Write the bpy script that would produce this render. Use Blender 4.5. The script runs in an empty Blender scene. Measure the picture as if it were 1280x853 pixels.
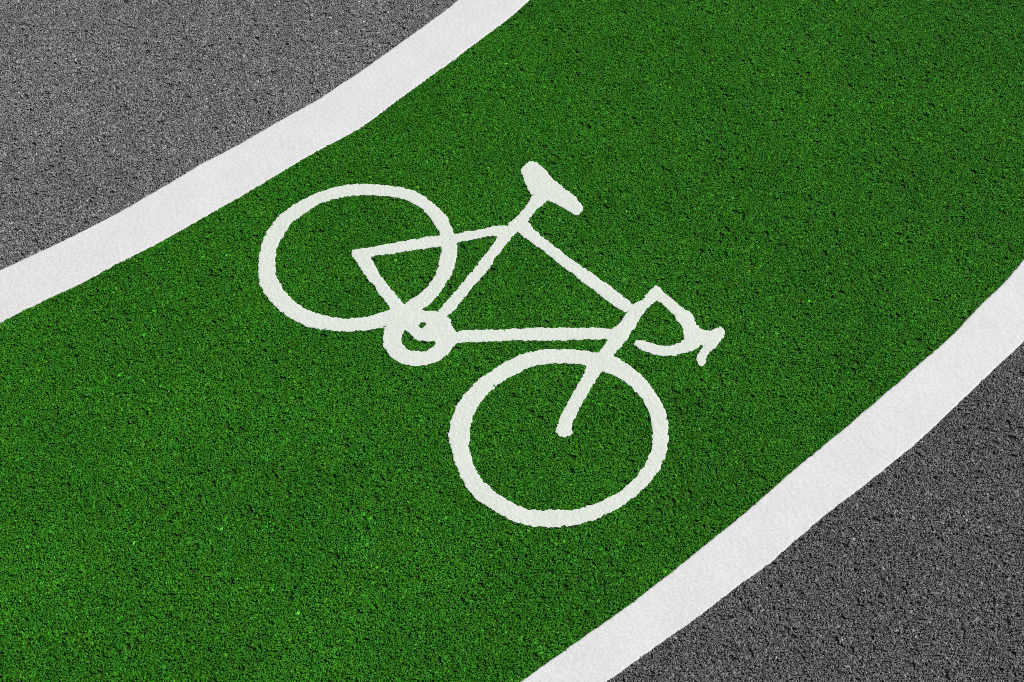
import bpy, bmesh, math, random
import numpy as np

# ---------------------------------------------------------------- camera, sky, sun, exposure
sc = bpy.context.scene
COL = sc.collection
cam_d = bpy.data.cameras.new("camera")
cam = bpy.data.objects.new("camera", cam_d)
COL.objects.link(cam)
cam.location = (0.0, 0.0, 3.0)
cam.rotation_euler = (math.radians(39.0), 0.0, 0.0)
cam_d.sensor_width = 36.0
cam_d.lens = 53.83
cam_d.clip_start = 0.05
cam_d.clip_end = 500.0
sc.camera = cam

SUN_AZ = math.radians(20.0)      # towards the sun, counter-clockwise from +X
SUN_EL = math.radians(42.0)
world = bpy.data.worlds.new("World")
sc.world = world
world.use_nodes = True
wn = world.node_tree
sky = wn.nodes.new("ShaderNodeTexSky")
sky.sky_type = 'NISHITA'
sky.sun_disc = False
sky.sun_elevation = SUN_EL
sky.sun_rotation = math.pi / 2 - SUN_AZ
bg = wn.nodes["Background"]
sky.dust_density = 6.0
sky.ozone_density = 0.4
bg.inputs["Strength"].default_value = 0.06
wn.links.new(sky.outputs[0], bg.inputs["Color"])

sun_d = bpy.data.lights.new("sun", 'SUN')
sun_d.energy = 3.55
sun_d.angle = math.radians(0.6)
sun_d.color = (1.0, 0.99, 0.985)
sun = bpy.data.objects.new("sun", sun_d)
COL.objects.link(sun)
sun.rotation_euler = (math.pi / 2 - SUN_EL, 0.0, SUN_AZ + math.pi / 2)
sun.location = (-4, 4, 5)

sc.view_settings.view_transform = 'Standard'
sc.view_settings.look = 'None'
sc.view_settings.exposure = 0.0
sc.view_settings.gamma = 1.0
sc.view_settings.use_curve_mapping = False
sc.render.engine = 'CYCLES'
sc.cycles.use_denoising = False
sc.cycles.max_bounces = 5
sc.cycles.pixel_filter_type = 'BLACKMAN_HARRIS'
sc.cycles.filter_width = 0.9

# ---------------------------------------------------------------- outlines surveyed on the ground, in metres
SHAPES = {
    'rear_outer': [(-0.3960, 2.9858), (-0.3454, 2.9803), (-0.2830, 2.9663), (-0.2356, 2.9340), (-0.1959, 2.8916), (-0.1680, 2.8444), (-0.1540, 2.7979), (-0.1430, 2.7420), (-0.1492, 2.6870), (-0.1627, 2.6379), (-0.1834, 2.5943), (-0.2077, 2.5560), (-0.2320, 2.5305), (-0.2635, 2.5060), (-0.2949, 2.4874), (-0.3265, 2.4762), (-0.3686, 2.4633), (-0.4183, 2.4605), (-0.4686, 2.4651), (-0.5121, 2.4735), (-0.5495, 2.4930), (-0.5880, 2.5210), (-0.6203, 2.5560), (-0.6505, 2.6039), (-0.6656, 2.6575), (-0.6686, 2.7069), (-0.6642, 2.7724), (-0.6506, 2.8237), (-0.6281, 2.8653), (-0.6006, 2.8968), (-0.5725, 2.9255), (-0.5362, 2.9501), (-0.4916, 2.9717), (-0.4460, 2.9825)],
    'rear_inner': [(-0.3933, 2.9415), (-0.3509, 2.9383), (-0.3123, 2.9340), (-0.2731, 2.9149), (-0.2415, 2.8863), (-0.2175, 2.8517), (-0.2013, 2.8185), (-0.1915, 2.7928), (-0.1880, 2.7521), (-0.1889, 2.7069), (-0.1966, 2.6673), (-0.2101, 2.6281), (-0.2308, 2.5943), (-0.2552, 2.5684), (-0.2798, 2.5494), (-0.3114, 2.5323), (-0.3501, 2.5154), (-0.3926, 2.5042), (-0.4284, 2.5023), (-0.4647, 2.5088), (-0.5016, 2.5210), (-0.5432, 2.5437), (-0.5750, 2.5751), (-0.6004, 2.6136), (-0.6171, 2.6575), (-0.6256, 2.7069), (-0.6215, 2.7572), (-0.6104, 2.7979), (-0.5883, 2.8444), (-0.5573, 2.8810), (-0.5179, 2.9127), (-0.4733, 2.9319), (-0.4355, 2.9394)],
    'front_outer': [(0.1099, 2.4033), (0.1522, 2.4015), (0.1944, 2.3952), (0.2225, 2.3934), (0.2573, 2.3817), (0.2843, 2.3575), (0.3177, 2.3265), (0.3466, 2.2827), (0.3676, 2.2310), (0.3767, 2.1801), (0.3762, 2.1302), (0.3645, 2.0729), (0.3418, 2.0287), (0.3166, 1.9931), (0.2819, 1.9579), (0.2381, 1.9269), (0.1982, 1.9040), (0.1523, 1.8849), (0.1005, 1.8789), (0.0488, 1.8812), (0.0036, 1.8941), (-0.0419, 1.9231), (-0.0880, 1.9579), (-0.1185, 2.0089), (-0.1361, 2.0568), (-0.1474, 2.1055), (-0.1533, 2.1509), (-0.1461, 2.1886), (-0.1367, 2.2267), (-0.1134, 2.2636), (-0.0932, 2.2958), (-0.0588, 2.3265), (-0.0241, 2.3575), (0.0110, 2.3799), (0.0463, 2.3952), (0.0746, 2.4015)],
    'front_inner': [(0.1161, 2.3593), (0.1511, 2.3566), (0.1895, 2.3513), (0.2238, 2.3327), (0.2546, 2.3177), (0.2881, 2.2914), (0.3108, 2.2610), (0.3294, 2.2224), (0.3393, 2.1801), (0.3377, 2.1302), (0.3282, 2.0810), (0.3093, 2.0407), (0.2810, 2.0049), (0.2466, 1.9735), (0.1996, 1.9447), (0.1535, 1.9292), (0.1273, 1.9246), (0.1013, 1.9277), (0.0687, 1.9231), (0.0297, 1.9308), (-0.0094, 1.9501), (-0.0423, 1.9774), (-0.0723, 2.0128), (-0.0893, 2.0447), (-0.1001, 2.0892), (-0.1041, 2.1302), (-0.1001, 2.1718), (-0.0918, 2.2054), (-0.0786, 2.2352), (-0.0514, 2.2740), (-0.0135, 2.3089), (0.0319, 2.3397), (0.0740, 2.3548)],
    'fork': [(0.2045, 2.3817), (0.1895, 2.3504), (0.1562, 2.2827), (0.1300, 2.2224), (0.1148, 2.1843), (0.1061, 2.1526), (0.1105, 2.1368), (0.1252, 2.1310), (0.1471, 2.1418), (0.1421, 2.1584), (0.1533, 2.1970), (0.1693, 2.2310), (0.1825, 2.2584), (0.1943, 2.2827), (0.2237, 2.3309), (0.2494, 2.3620)],
    'head': [(0.3685, 2.6114), (0.3538, 2.5920), (0.3317, 2.5608), (0.3110, 2.5528), (0.2909, 2.5188), (0.2707, 2.4796), (0.2537, 2.4710), (0.2386, 2.4330), (0.2194, 2.3921), (0.2137, 2.3715), (0.2503, 2.3715), (0.2567, 2.3894), (0.2567, 2.3858), (0.2850, 2.4281), (0.3030, 2.4581), (0.3252, 2.5014), (0.3437, 2.5320), (0.3732, 2.5652), (0.3842, 2.5898)],
    'bar': [(0.3685, 2.6114), (0.3804, 2.6114), (0.4008, 2.5831), (0.4259, 2.5541), (0.4478, 2.5298), (0.4603, 2.5167), (0.4669, 2.4926), (0.4801, 2.4688), (0.4962, 2.4624), (0.5079, 2.4624), (0.5242, 2.4788), (0.5386, 2.4710), (0.5396, 2.4452), (0.5229, 2.4239), (0.5117, 2.4090), (0.4977, 2.3985), (0.4864, 2.3816), (0.4812, 2.3566), (0.4705, 2.3462), (0.4645, 2.3524), (0.4622, 2.3733), (0.4710, 2.3943), (0.4842, 2.4154), (0.4730, 2.4196), (0.4651, 2.4027), (0.4379, 2.3921), (0.4111, 2.3837), (0.3878, 2.3796), (0.3520, 2.3858), (0.3329, 2.3964), (0.3138, 2.4090), (0.3077, 2.4196), (0.3132, 2.4303), (0.3250, 2.4345), (0.3444, 2.4260), (0.3669, 2.4145), (0.3898, 2.4111), (0.4133, 2.4175), (0.4342, 2.4324), (0.4353, 2.4710), (0.4249, 2.4905), (0.4133, 2.5167), (0.3946, 2.5386), (0.3732, 2.5652)],
    'top_tube': [(0.0418, 2.8460), (0.0626, 2.8098), (0.1166, 2.7491), (0.1746, 2.6870), (0.2248, 2.6428), (0.2913, 2.5751), (0.3084, 2.5532), (0.3110, 2.5323), (0.2888, 2.5201), (0.2086, 2.5991), (0.1374, 2.6771), (0.0718, 2.7471), (0.0151, 2.8026), (0.0099, 2.8243)],
    'down_tube': [(-0.1439, 2.4624), (-0.0763, 2.4670), (-0.0406, 2.4670), (-0.0098, 2.4679), (0.0937, 2.4725), (0.1616, 2.4716), (0.2580, 2.4716), (0.2679, 2.4532), (0.2386, 2.4330), (0.1748, 2.4348), (0.0896, 2.4303), (0.0257, 2.4303), (-0.0807, 2.4275), (-0.0758, 2.4266), (-0.1183, 2.4257), (-0.1464, 2.4175), (-0.1576, 2.4394)],
    'seat_tube': [(-0.0095, 2.8339), (-0.0392, 2.7859), (-0.0426, 2.7724), (-0.1364, 2.6087), (-0.1922, 2.5257), (-0.1991, 2.5135), (-0.1615, 2.5060), (-0.1213, 2.5799), (-0.0421, 2.7019), (-0.0545, 2.6920), (-0.0252, 2.7471), (0.0122, 2.8031), (0.0274, 2.8288)],
    'post': [(0.0460, 2.9421), (0.0549, 2.9421), (0.0439, 2.9098), (0.0064, 2.8533), (-0.0095, 2.8339), (-0.0112, 2.8218), (0.0151, 2.8026), (0.0417, 2.8388), (0.0435, 2.8485), (0.0633, 2.8827), (0.0977, 2.9222), (0.0926, 2.9471)],
    'saddle': [(0.0597, 3.0737), (0.0468, 3.0706), (0.0340, 3.0602), (0.0230, 3.0411), (0.0247, 3.0283), (0.0320, 3.0180), (0.0337, 2.9925), (0.0425, 2.9622), (0.0538, 2.9421), (0.0977, 2.9222), (0.1242, 2.9048), (0.1487, 2.8851), (0.1660, 2.8670), (0.1783, 2.8645), (0.1943, 2.8876), (0.1902, 2.9073), (0.1644, 2.9471), (0.1504, 2.9597), (0.1363, 2.9763), (0.1116, 3.0078), (0.0903, 3.0411), (0.0760, 3.0618)],
    'seat_stay': [(-0.4258, 2.7350), (-0.4225, 2.7410), (-0.3744, 2.7471), (-0.3045, 2.7673), (-0.1967, 2.7928), (-0.1517, 2.7959), (-0.0430, 2.8268), (-0.0406, 2.8278), (-0.0104, 2.8288), (-0.0104, 2.8082), (-0.0404, 2.7887), (-0.0465, 2.7938), (-0.1436, 2.7673), (-0.1881, 2.7541), (-0.3027, 2.7289), (-0.3762, 2.7149), (-0.4094, 2.7119)],
    'chain_stay': [(-0.4258, 2.7350), (-0.4233, 2.7199), (-0.3998, 2.6771), (-0.3315, 2.5703), (-0.3114, 2.5323), (-0.2858, 2.5229), (-0.2650, 2.5418), (-0.2860, 2.5589), (-0.3429, 2.6477), (-0.3762, 2.7149), (-0.3995, 2.7319)],
    'ring': [(-0.3247, 2.4753), (-0.3252, 2.4409), (-0.3232, 2.4154), (-0.3155, 2.3943), (-0.2946, 2.3712), (-0.2709, 2.3545), (-0.2478, 2.3483), (-0.2153, 2.3516), (-0.1894, 2.3608), (-0.1638, 2.3816), (-0.1544, 2.3985), (-0.1384, 2.4217), (-0.1356, 2.4452), (-0.1444, 2.4645), (-0.1531, 2.4818), (-0.1622, 2.5079), (-0.1743, 2.5232), (-0.1929, 2.5276), (-0.2334, 2.5298), (-0.2694, 2.5453), (-0.2991, 2.5320)],
    'hole_a': [(-0.2726, 2.4667), (-0.2792, 2.4495), (-0.2801, 2.4260), (-0.2702, 2.4111), (-0.2564, 2.3985), (-0.2365, 2.3943), (-0.2136, 2.3985), (-0.1975, 2.4090), (-0.1914, 2.4239), (-0.1982, 2.4290), (-0.2246, 2.4294), (-0.2446, 2.4324), (-0.2534, 2.4452), (-0.2605, 2.4559)],
    'hole_b': [(-0.2389, 2.4818), (-0.2319, 2.4900), (-0.2195, 2.4905), (-0.2212, 2.4818), (-0.2294, 2.4680)],
}
EDGES = {
    'U1': [(-1.3410, 2.6680), (-1.2489, 2.7330), (-1.1553, 2.8024), (-1.0607, 2.8792), (-0.9652, 2.9671), (-0.8675, 3.0605), (-0.7656, 3.1436), (-0.6621, 3.2387), (-0.5554, 3.3330), (-0.4907, 3.4020), (-0.4468, 3.4476), (-0.3352, 3.5769), (-0.2194, 3.7110), (-0.1649, 3.7799)],
    'U2': [(-1.3038, 2.4910), (-1.2149, 2.5579), (-1.1231, 2.6207), (-1.0312, 2.6961), (-0.9363, 2.7675), (-0.8408, 2.8524), (-0.7424, 2.9365), (-0.6421, 3.0291), (-0.5386, 3.1210), (-0.4640, 3.1793), (-0.4211, 3.2188), (-0.3240, 3.3330), (-0.2120, 3.4582), (-0.0960, 3.5916), (0.0000, 3.7034), (0.0541, 3.7799)],
    'L1': [(0.0171, 1.4917), (0.0863, 1.5463), (0.1749, 1.6137), (0.2657, 1.6829), (0.3595, 1.7621), (0.4562, 1.8458), (0.5562, 1.9343), (0.6605, 2.0348), (0.7670, 2.1271), (0.8781, 2.2297), (0.9931, 2.3361), (1.0929, 2.4281), (1.1505, 2.4883), (1.2025, 2.5471), (1.2849, 2.6290), (1.3493, 2.7074)],
    'L2': [(0.1999, 1.4917), (0.3035, 1.5692), (0.3952, 1.6372), (0.4901, 1.7151), (0.5871, 1.7890), (0.6378, 1.8373), (0.7408, 1.9277), (0.8459, 2.0121), (0.9549, 2.1037), (1.0705, 2.2152), (1.1912, 2.3336), (1.2905, 2.4281)],
}

rng = np.random.default_rng(7)
S2 = math.sqrt(0.5)

# ---------------------------------------------------------------- small maths helpers
class ValueNoise:
    """Smooth lattice noise in -1..1 over the ground plane."""
    def __init__(self, cell, seed):
        self.cell = cell
        self.t = np.random.default_rng(seed).uniform(-1, 1, (512, 512))
    def __call__(self, x, y):
        u = x / self.cell; v = y / self.cell
        i = np.floor(u).astype(int); j = np.floor(v).astype(int)
        a = u - i; b = v - j
        a = a * a * (3 - 2 * a); b = b * b * (3 - 2 * b)
        i0 = i % 512; j0 = j % 512; i1 = (i + 1) % 512; j1 = (j + 1) % 512
        t = self.t
        return ((t[i0, j0] * (1 - a) + t[i1, j0] * a) * (1 - b) + (t[i0, j1] * (1 - a) + t[i1, j1] * a) * b)

def smooth_closed(pts, it=2):
    p = np.asarray(pts, float)
    for _ in range(it):                       # Chaikin, closed
        q = np.roll(p, -1, 0)
        n = np.empty((len(p) * 2, 2)); n[0::2] = .8 * p + .2 * q; n[1::2] = .2 * p + .8 * q
        p = n
    return p

def poly_sdf(P, poly):
    """Signed distance (negative inside) of points P (n,2) to a closed polygon."""
    a = np.asarray(poly); b = np.roll(a, -1, 0)
    d2 = np.full(len(P), 1e9); inside = np.zeros(len(P), bool)
    for (ax, ay), (bx, by) in zip(a, b):
        ex, ey = bx - ax, by - ay
        wx, wy = P[:, 0] - ax, P[:, 1] - ay
        t = np.clip((wx * ex + wy * ey) / (ex * ex + ey * ey + 1e-15), 0, 1)
        d2 = np.minimum(d2, (wx - t * ex) ** 2 + (wy - t * ey) ** 2)
        if ay != by:
            c = ((ay > P[:, 1]) != (by > P[:, 1])) & (P[:, 0] < ex * (P[:, 1] - ay) / ey + ax)
            inside ^= c
    d = np.sqrt(d2)
    return np.where(inside, -d, d)

# ---------------------------------------------------------------- lane edges: n as a function of s along the 45 degree run
def edge_fn(pts, seed):
    p = np.asarray(pts)
    s = (p[:, 0] + p[:, 1]) * S2; n = (p[:, 1] - p[:, 0]) * S2
    o = np.argsort(s); s = s[o]; n = n[o]
    c = np.polyfit(s, n, 2)
    c[0] = c[0] * 1.0
    ss = np.linspace(s[0], s[-1], 400)
    res = np.interp(ss, s, n - np.polyval(c, s))
    k = np.hanning(25); k /= k.sum()
    res = np.convolve(np.pad(res, 12, mode='edge'), k, 'valid')
    w1, w2, w3 = ValueNoise(.055, seed), ValueNoise(.011, seed + 1), ValueNoise(.0045, seed + 2)
    lo, hi = s[0] - 3.0, s[-1] + 3.0
    def f(q, rough=True):
        q = np.asarray(q, float)
        qc = np.clip(q, lo, hi)
        v = np.polyval(c, qc) + np.polyval(np.polyder(c), qc) * (q - qc)
        v = v + np.interp(q, ss, res)
        if rough:
            v = v + .0009 * w1(q, 0 * q + .3) + .0009 * w2(q, 0 * q + .7) + .0008 * w3(q, 0 * q + .2)
        return v
    return f
U1, U2, L1, L2 = (edge_fn(EDGES[k], 11 + 5 * i) for i, k in enumerate(('U1', 'U2', 'L1', 'L2')))

# ---------------------------------------------------------------- materials
def new_mat(name):
    m = bpy.data.materials.new(name); m.use_nodes = True
    nt = m.node_tree
    return m, nt, nt.nodes["Principled BSDF"], nt.nodes, nt.links

def mat_sheet(name, dark, mid, light):
    m, nt, b, N, L = new_mat(name)
    geo = N.new("ShaderNodeNewGeometry")
    vor = N.new("ShaderNodeTexVoronoi"); vor.inputs["Scale"].default_value = 190
    L.new(geo.outputs["Position"], vor.inputs["Vector"])
    sep = N.new("ShaderNodeSeparateColor"); L.new(vor.outputs["Color"], sep.inputs[0])
    ramp = N.new("ShaderNodeValToRGB")
    e = ramp.color_ramp.elements
    e[0].color = (*dark, 1); e[1].color = (*light, 1)
    k = e.new(.55); k.color = (*mid, 1)
    L.new(sep.outputs[0], ramp.inputs[0])
    L.new(ramp.outputs[0], b.inputs["Base Color"])
    b.inputs["Roughness"].default_value = .7
    b.inputs["Specular IOR Level"].default_value = .15
    bump = N.new("ShaderNodeBump"); bump.inputs["Strength"].default_value = .9; bump.inputs["Distance"].default_value = .004
    bump.invert = True
    L.new(vor.outputs["Distance"], bump.inputs["Height"]); L.new(bump.outputs[0], b.inputs["Normal"])
    return m

def mat_stone(name, rough=.5, spec=.5):
    m, nt, b, N, L = new_mat(name)
    at = N.new("ShaderNodeAttribute"); at.attribute_type = 'INSTANCER'; at.attribute_name = "col"
    geo = N.new("ShaderNodeNewGeometry")
    no = N.new("ShaderNodeTexNoise"); no.inputs["Scale"].default_value = 480; no.inputs["Detail"].default_value = 2
    L.new(geo.outputs["Position"], no.inputs["Vector"])
    mr = N.new("ShaderNodeMapRange"); mr.inputs["From Min"].default_value = .3; mr.inputs["From Max"].default_value = .7
    mr.inputs["To Min"].default_value = .45; mr.inputs["To Max"].default_value = 1.55
    L.new(no.outputs[0], mr.inputs["Value"])
    mx = N.new("ShaderNodeVectorMath"); mx.operation = 'SCALE'
    L.new(at.outputs["Color"], mx.inputs[0]); L.new(mr.outputs[0], mx.inputs["Scale"])
    L.new(mx.outputs[0], b.inputs["Base Color"])
    b.inputs["Roughness"].default_value = rough
    b.inputs["Specular IOR Level"].default_value = spec
    return m

def mat_paint(name, col, speck):
    m, nt, b, N, L = new_mat(name)
    geo = N.new("ShaderNodeNewGeometry")
    n1 = N.new("ShaderNodeTexNoise"); n1.inputs["Scale"].default_value = 230; n1.inputs["Detail"].default_value = 3
    n2 = N.new("ShaderNodeTexNoise"); n2.inputs["Scale"].default_value = 9; n2.inputs["Detail"].default_value = 4
    for n in (n1, n2): L.new(geo.outputs["Position"], n.inputs["Vector"])
    ad = N.new("ShaderNodeMath"); ad.operation = 'MULTIPLY_ADD'; ad.inputs[1].default_value = .3
    L.new(n2.outputs[0], ad.inputs[0]); L.new(n1.outputs[0], ad.inputs[2])
    mr = N.new("ShaderNodeMapRange"); mr.inputs["From Min"].default_value = .45; mr.inputs["From Max"].default_value = .85
    L.new(ad.outputs[0], mr.inputs["Value"])
    mx = N.new("ShaderNodeMix"); mx.data_type = 'RGBA'
    L.new(mr.outputs[0], mx.inputs["Factor"])
    mx.inputs["A"].default_value = (*speck, 1); mx.inputs["B"].default_value = (*col, 1)
    L.new(mx.outputs["Result"], b.inputs["Base Color"])
    b.inputs["Roughness"].default_value = .7
    b.inputs["Specular IOR Level"].default_value = .3
    return m

M_GREY_A = mat_sheet("asphalt_mid_grey", (.03, .03, .03), (.12, .12, .12), (.27, .27, .27))
M_GREY_B = mat_sheet("asphalt_charcoal", (.015, .015, .015), (.07, .07, .07), (.18, .18, .18))  # darker grey tones than the asphalt across the lane
M_GREEN = mat_sheet("asphalt_green", (.004, .03, .002), (.022, .11, .007), (.055, .22, .016))  # colour darkened to stand in for the self-shadowing between chips
M_STONE = mat_stone("stone_chip", .5, .4)
M_STONE_G = mat_stone("stone_chip_green", .62, .07)
M_LINE = mat_paint("white_line_paint", (.775, .79, .79), (.62, .635, .635))
M_SYMBOL = mat_paint("white_symbol_paint", (.73, .785, .725), (.61, .68, .605))

# ---------------------------------------------------------------- object helpers
def link_mesh(name, verts, faces, mat, parent=None, smooth=False):
    me = bpy.data.meshes.new(name)
    me.from_pydata([tuple(v) for v in verts], [], [tuple(f) for f in faces])
    me.materials.append(mat)
    if smooth: me.polygons.foreach_set("use_smooth", np.ones(len(me.polygons), bool))
    me.update()
    o = bpy.data.objects.new(name, me); COL.objects.link(o)
    if parent: o.parent = parent
    return o

def grid_mesh(name, X, Y, Z, mat, parent=None, smooth=True):
    r, c = X.shape
    V = np.stack([X, Y, Z], -1).reshape(-1, 3).astype(np.float32)
    idx = np.arange(r * c).reshape(r, c)
    F = np.stack([idx[:-1, :-1], idx[1:, :-1], idx[1:, 1:], idx[:-1, 1:]], -1).reshape(-1, 4)
    me = bpy.data.meshes.new(name)
    me.vertices.add(len(V)); me.vertices.foreach_set("co", V.ravel())
    me.loops.add(F.size); me.loops.foreach_set("vertex_index", F.ravel().astype(np.int32))
    me.polygons.add(len(F)); me.polygons.foreach_set("loop_start", np.arange(0, F.size, 4, dtype=np.int32))
    me.update(calc_edges=True); me.validate()
    if smooth: me.polygons.foreach_set("use_smooth", np.ones(len(me.polygons), bool))
    me.materials.append(mat)
    o = bpy.data.objects.new(name, me); COL.objects.link(o)
    if parent: o.parent = parent
    return o

def tag(o, label=None, cat=None, kind=None, group=None):
    for k, v in (("label", label), ("category", cat), ("kind", kind), ("group", group)):
        if v: o[k] = v
    return o

# ---------------------------------------------------------------- the setting: three sheets of asphalt butting under the lines
s_run = np.concatenate([np.arange(-40, -1, 1.0), np.arange(-1, 6, .05), np.arange(6, 46, 1.0)])
def sheet(name, n_lo, n_hi, mat, label, z):
    a = n_lo(s_run); b = n_hi(s_run)
    t = np.linspace(0, 1, 5)
    Nn = a[:, None] * (1 - t) + b[:, None] * t
    Sx = np.repeat(s_run[:, None], 5, 1)
    o = grid_mesh(name, (Sx - Nn) * S2, (Sx + Nn) * S2, np.full_like(Nn, z), mat, smooth=False)
    # n grows to the upper left: wind faces upward
    me = o.data; me.flip_normals() if me.polygons[0].normal.z < 0 else None
    return tag(o, label, "road surface", "structure")
Z0 = -.0048
mid_u = lambda s: (U1(s, False) + U2(s, False)) / 2
mid_l = lambda s: (L1(s, False) + L2(s, False)) / 2
road_a = sheet("road", mid_u, lambda s: 0 * s + 40.0, M_GREY_A, "mid grey asphalt beyond the upper white line", Z0)
lane = sheet("cycle_lane", mid_l, mid_u, M_GREEN, "green coated asphalt cycle lane between the two white lines", Z0)
road_b = sheet("road", lambda s: 0 * s - 40.0, mid_l, M_GREY_B, "darker charcoal asphalt below the lower white line", Z0)

# ---------------------------------------------------------------- the bicycle symbol: outlines to a distance field
PARTS = {
    'rear': [('rear_outer', 'rear_inner')], 'front': [('front_outer', 'front_inner')],
    'frame': [('top_tube', None), ('down_tube', None), ('seat_tube', None), ('seat_stay', None), ('chain_stay', None), ('head', None)],
    'saddle': [('saddle', None), ('post', None)], 'bar': [('bar', None)], 'fork': [('fork', None)], 'ring': [('ring', None)],
}
PITCH = .0021
allp = np.concatenate([np.asarray(v) for v in SHAPES.values()])
gx = np.arange(allp[:, 0].min() - .02, allp[:, 0].max() + .02, PITCH)
gy = np.arange(allp[:, 1].min() - .02, allp[:, 1].max() + .02, PITCH)
GX, GY = np.meshgrid(gx, gy, indexing='ij')
GP = np.stack([GX.ravel(), GY.ravel()], 1)
def shape_sdf(name):
    poly = smooth_closed(SHAPES[name], 2)
    lo = poly.min(0) - .03; hi = poly.max(0) + .03
    m = (GP[:, 0] > lo[0]) & (GP[:, 0] < hi[0]) & (GP[:, 1] > lo[1]) & (GP[:, 1] < hi[1])
    d = np.full(len(GP), .05)
    d[m] = poly_sdf(GP[m], poly)
    return d
part_d = {}
for k, lst in PARTS.items():
    d = np.full(len(GP), .05)
    for a, b in lst:
        e = shape_sdf(a)
        if b: e = np.maximum(e, -shape_sdf(b))
        d = np.minimum(d, e)
    part_d[k] = d
holes = np.minimum(shape_sdf('hole_a'), shape_sdf('hole_b'))
names = list(part_d)
D = np.stack([part_d[k] for k in names])
owner = D.argmin(0).reshape(GX.shape)
SD = np.maximum(D.min(0), -holes)
r1, r2, r3 = ValueNoise(.017, 51), ValueNoise(.006, 52), ValueNoise(.0031, 53)
SD = (SD + .0018 * r1(GP[:, 0], GP[:, 1]) + .0021 * r2(GP[:, 0], GP[:, 1]) + .0015 * r3(GP[:, 0], GP[:, 1])).reshape(GX.shape)

h1, h2, h3 = ValueNoise(.0065, 61), ValueNoise(.003, 62), ValueNoise(.03, 63)
def paint_z(x, y, d):
    """Paint film lying over the chips: faint lumps, thinner towards its edge (d < 0 is inside)."""
    x = np.asarray(x, float); y = np.asarray(y, float)
    z = .0008 + .00024 * h1(x, y) + .00020 * h2(x, y) + .0002 * h3(x, y)
    return z - .0004 * np.exp(np.minimum(np.asarray(d, float), 0) / .0022)

def build_symbol(root):
    nx, ny = GX.shape
    zz = paint_z(GX, GY, SD)
    ins = SD < 0
    acc = {k: ([], [], {}) for k in names}
    def vert(k, key, co):
        V, F, ix = acc[k]
        if key not in ix:
            ix[key] = len(V); V.append(co)
        return ix[key]
    cnt = ins[:-1, :-1].astype(int) + ins[1:, :-1] + ins[1:, 1:] + ins[:-1, 1:]
    for i, j in np.argwhere(cnt > 0):
        k = names[owner[i, j]]
        F = acc[k][1]
        cs = [(i, j), (i + 1, j), (i + 1, j + 1), (i, j + 1)]
        if cnt[i, j] == 4:
            F.append([vert(k, c, (gx[c[0]], gy[c[1]], zz[c])) for c in cs]); continue
        f = []; cut = []
        for q in range(4):
            a, b = cs[q], cs[(q + 1) % 4]
            if ins[a]: f.append(vert(k, a, (gx[a[0]], gy[a[1]], zz[a])))
            if ins[a] != ins[b]:
                t = SD[a] / (SD[a] - SD[b])
                x = gx[a[0]] * (1 - t) + gx[b[0]] * t; y = gy[a[1]] * (1 - t) + gy[b[1]] * t
                key = ('e',) + (a + b if a < b else b + a)
                v = vert(k, key, (x, y, float(paint_z(x, y, 0.))))
                f.append(v); cut.append((len(f) - 1, key, x, y, v))
        if len(f) >= 3: F.append(f)
        if len(cut) == 2:                      # the film's edge, down into the chips
            A, B = cut
            lo = [vert(k, ('w',) + c[1], (c[2], c[3], -.0055)) for c in (A, B)]
            # boundary runs from the out-crossing to the in-crossing
            if (A[0] + 1) % len(f) == B[0]: F.append([B[4], A[4], lo[0], lo[1]])
            else: F.append([A[4], B[4], lo[1], lo[0]])
    pn = {'rear': 'wheel', 'front': 'wheel', 'frame': 'frame', 'saddle': 'saddle', 'bar': 'handlebar', 'fork': 'fork', 'ring': 'chainring'}
    for k in names:
        V, F, _ = acc[k]
        V = [(x - root.location.x, y - root.location.y, z) for x, y, z in V]
        link_mesh(pn[k], V, F, M_SYMBOL, root, smooth=False)

root = bpy.data.objects.new("bicycle_symbol", None); COL.objects.link(root)
root.location = (float(allp[:, 0].mean()), float(allp[:, 1].mean()), 0)
root.empty_display_size = .1
tag(root, "white painted bicycle symbol in the middle of the green lane", "road marking")
build_symbol(root)

# ---------------------------------------------------------------- the two white lines
def line(name, fa, fb, label, s0, s1):
    fine = np.arange(s0, s1, .0032)
    s = np.concatenate([np.arange(s0 - 6, s0, .1), fine, np.arange(s1, s1 + 6, .1)])
    hi, lo = fa(s), fb(s)
    w = float(np.mean(hi - lo))
    t = np.linspace(0, 1, int(w / .0032))
    t = np.concatenate([[0], t, [1]])            # doubled rim columns become the film's edge
    Nn = lo[:, None] * (1 - t) + hi[:, None] * t
    Sx = np.repeat(s[:, None], len(t), 1)
    X = (Sx - Nn) * S2; Y = (Sx + Nn) * S2
    d = -np.minimum(Nn - lo[:, None], hi[:, None] - Nn)
    Z = paint_z(X, Y, d)
    Z[:, 0] = -.0055; Z[:, -1] = -.0055
    o = grid_mesh(name, X, Y, Z, M_LINE, smooth=False)
    if o.data.polygons[len(t) // 2].normal.z < 0: o.data.flip_normals()
    return tag(o, label, "road marking", None, "white edge lines of the cycle lane")
line("lane_line", U1, U2, "white edge line on the upper left side of the lane, beside lighter grey asphalt", .3, 3.4)
line("lane_line", L1, L2, "white edge line on the lower right side of the lane, beside charcoal asphalt", .3, 3.6)

# ---------------------------------------------------------------- stone chips: single stones set in the binder
def sym_sd(x, y):
    i = np.round((x - gx[0]) / PITCH).astype(int); j = np.round((y - gy[0]) / PITCH).astype(int)
    ok = (i >= 0) & (j >= 0) & (i < len(gx)) & (j < len(gy))
    d = np.full(len(x), .05)
    d[ok] = SD[i[ok], j[ok]]
    return d

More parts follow.
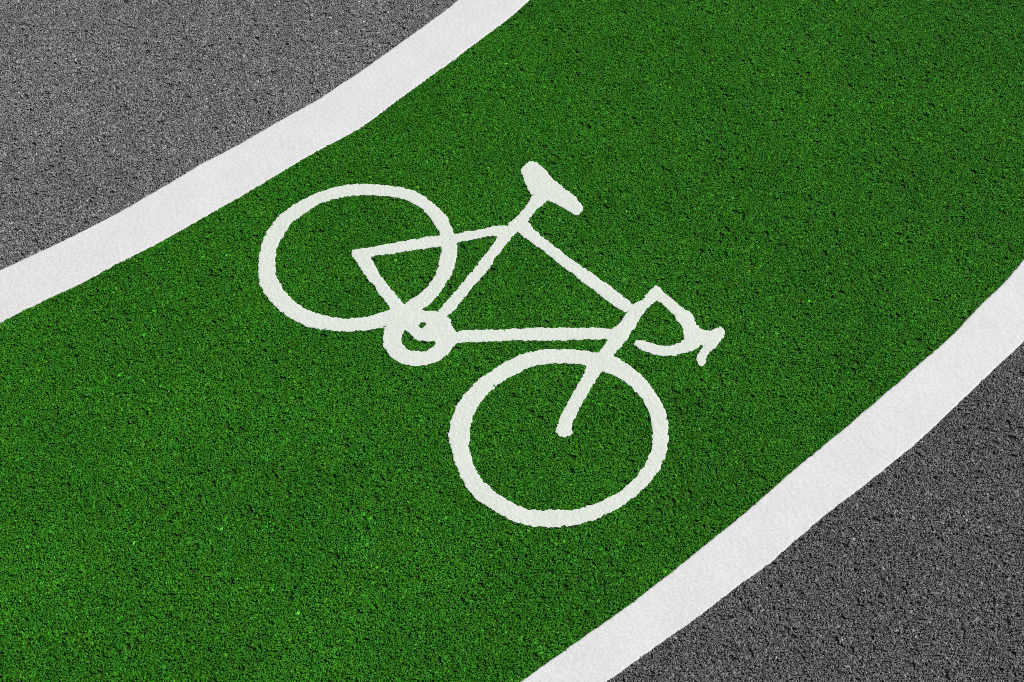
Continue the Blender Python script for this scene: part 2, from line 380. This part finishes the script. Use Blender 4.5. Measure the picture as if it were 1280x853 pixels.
def scatter():
    """Ground points with a size each: a dense jittered bed, plus bigger stones here and there."""
    y0, y1 = 1.2, 4.1
    sp = .0038
    ax = np.arange(-2.2, 2.2, sp); ay = np.arange(y0, y1, sp * .92)
    x, y = np.meshgrid(ax, ay)
    x[1::2] += sp / 2
    x = x.ravel(); y = y.ravel()
    x += rng.uniform(-.5, .5, len(x)) * sp * .9; y += rng.uniform(-.5, .5, len(y)) * sp * .9
    r = rng.uniform(.0016, .0029, len(x))
    keep = rng.random(len(x)) > .08
    x, y, r = x[keep], y[keep], r[keep]
    nb = int(4.4 * (y1 - y0) * 2600)
    x = np.concatenate([x, rng.uniform(-2.2, 2.2, nb)]); y = np.concatenate([y, rng.uniform(y0, y1, nb)])
    r = np.concatenate([r, rng.uniform(.0034, .0056, nb)])
    half = 1.09 + (y - 1.49) * .215 + .45                      # the photographed wedge and a margin round it
    m = np.abs(x) < half
    # the bed thins out towards the rim of the detailed patch, where the sheet's own grain takes over
    rim = np.minimum(np.minimum((half - np.abs(x)), (y - y0)), (y1 - y)) / .22
    m &= rng.random(len(x)) < np.clip(rim, 0, 1)
    x, y, r = x[m], y[m], r[m]
    # pits where a pebble has worked loose: empty spots a centimetre or so across
    npit = 4200
    qx = rng.uniform(-2, 2, npit); qy = rng.uniform(y0, y1, npit); qr = .0033 + .0055 * rng.random(npit) ** 2
    keep = np.ones(len(x), bool)
    o = np.argsort(x); xs = x[o]
    for cx, cy, cr in zip(qx, qy, qr):
        a, e = np.searchsorted(xs, [cx - cr, cx + cr])
        k = o[a:e]
        keep[k[(x[k] - cx) ** 2 + ((y[k] - cy) * rng.uniform(.7, 1.4)) ** 2 < cr * cr]] = False
    return x[keep], y[keep], r[keep]

def stone_nodes(mat):
    ng = bpy.data.node_groups.new("stone_chips", 'GeometryNodeTree')
    ng.interface.new_socket("Geometry", in_out='INPUT', socket_type='NodeSocketGeometry')
    ng.interface.new_socket("Geometry", in_out='OUTPUT', socket_type='NodeSocketGeometry')
    N, L = ng.nodes, ng.links
    gi = N.new("NodeGroupInput"); go = N.new("NodeGroupOutput")
    join = N.new("GeometryNodeJoinGeometry")
    for k in range(10):
        ico = N.new("GeometryNodeMeshIcoSphere"); ico.inputs["Radius"].default_value = 1.0; ico.inputs["Subdivisions"].default_value = 1
        rv = N.new("FunctionNodeRandomValue"); rv.data_type = 'FLOAT_VECTOR'
        rv.inputs["Min"].default_value = (-.34, -.34, -.34); rv.inputs["Max"].default_value = (.34, .34, .34)
        rv.inputs["Seed"].default_value = k * 7 + 3
        sp = N.new("GeometryNodeSetPosition")
        L.new(ico.outputs["Mesh"], sp.inputs["Geometry"]); L.new(rv.outputs[0], sp.inputs["Offset"])
        sm = N.new("GeometryNodeSetMaterial"); sm.inputs["Material"].default_value = mat
        L.new(sp.outputs[0], sm.inputs["Geometry"])
        gt = N.new("GeometryNodeGeometryToInstance")
        L.new(sm.outputs[0], gt.inputs[0]); L.new(gt.outputs[0], join.inputs[0])
    iop = N.new("GeometryNodeInstanceOnPoints")
    def attr(name, typ):
        a = N.new("GeometryNodeInputNamedAttribute"); a.data_type = typ; a.inputs["Name"].default_value = name
        return a.outputs["Attribute"]
    L.new(gi.outputs[0], iop.inputs["Points"]); L.new(join.outputs[0], iop.inputs["Instance"])
    iop.inputs["Pick Instance"].default_value = True
    L.new(attr("pick", 'INT'), iop.inputs["Instance Index"])
    eu = N.new("FunctionNodeEulerToRotation"); L.new(attr("rot", 'FLOAT_VECTOR'), eu.inputs[0])
    L.new(eu.outputs[0], iop.inputs["Rotation"])
    L.new(attr("scl", 'FLOAT_VECTOR'), iop.inputs["Scale"])
    L.new(iop.outputs[0], go.inputs[0])
    return ng

def chips(name, x, y, r, cols, mat, parent):
    n = len(x)
    zs = rng.uniform(.45, .7, n)
    z = rng.normal(-.0001, .0004, n) - r * zs * .85
    me = bpy.data.meshes.new(name)
    me.vertices.add(n)
    me.vertices.foreach_set("co", np.stack([x, y, z], 1).astype(np.float32).ravel())
    def add(nm, typ, arr, field):
        a = me.attributes.new(nm, typ, 'POINT'); a.data.foreach_set(field, np.ascontiguousarray(arr).ravel())
    el = rng.uniform(.8, 1.3, n)
    add("scl", 'FLOAT_VECTOR', np.stack([r * el, r / el, r * zs], 1).astype(np.float32), "vector")
    add("rot", 'FLOAT_VECTOR', np.stack([rng.normal(0, .24, n), rng.normal(0, .24, n), rng.uniform(0, 6.28, n)], 1).astype(np.float32), "vector")
    add("pick", 'INT', rng.integers(0, 10, n).astype(np.int32), "value")
    add("col", 'FLOAT_COLOR', np.concatenate([cols, np.ones((n, 1))], 1).astype(np.float32), "color")
    me.materials.append(mat)
    o = bpy.data.objects.new(name, me); COL.objects.link(o)
    o.parent = parent
    o["kind"] = "stuff"
    md = o.modifiers.new("stone_chips", 'NODES'); md.node_group = stone_nodes(mat)
    return o

px_, py_, pr_ = scatter()
s_ = (px_ + py_) * S2; n_ = (py_ - px_) * S2
u1, u2, l1, l2 = U1(s_), U2(s_), L1(s_), L2(s_)
pat = ValueNoise(.22, 81)(px_, py_) * .6 + ValueNoise(.07, 82)(px_, py_) * .4          # faint patches of wear
edge = -.0010
top = n_ > u1 + edge
bot = n_ < l2 - edge
mid = (n_ < u2 - edge) & (n_ > l1 + edge) & (sym_sd(px_, py_) > -.0008)

def grey_cols(m, base, spread, k):
    n = m.sum()
    v = base * np.exp(rng.normal(0, spread, n)) * (1 + .14 * pat[m])
    v = np.where(rng.random(n) < np.where(pr_[m] > .0036, .09, .012), v * 1.9, v)
    v = np.clip(v, .02, .62)
    w = rng.normal(-.006, .012, n)
    return np.stack([v * (1 + w), v, v * (1 - w)], 1)

def green_cols(m):
    n = m.sum()
    v = np.exp(rng.normal(0, .30, n)) * (1 + .15 * pat[m])
    v = np.where(rng.random(n) < np.where(pr_[m] > .0036, .08, .01), v * 1.6, v)
    c = np.stack([.031 * v ** 1.15, .183 * v, .010 * v ** 1.15], 1)
    hue = .15 * rng.normal(0, 1, n) + .5 * ValueNoise(.02, 83)(px_[m], py_[m])
    c[:, 0] *= np.exp(.35 * hue); c[:, 2] *= np.exp(-.35 * hue + rng.normal(0, .1, n))
    worn = rng.random(n) < .003                                  # coating gone from a few stones
    c[worn] = np.array([.06, .09, .04]) * v[worn][:, None]
    return np.clip(c, .002, .6)

chips("aggregate", px_[top], py_[top], pr_[top], grey_cols(top, .192, .36, 1), M_STONE, road_a)
chips("aggregate", px_[bot], py_[bot], pr_[bot], grey_cols(bot, .113, .36, 2), M_STONE, road_b)
chips("aggregate", px_[mid], py_[mid], pr_[mid], green_cols(mid), M_STONE_G, lane)
print("chips", top.sum(), bot.sum(), mid.sum())
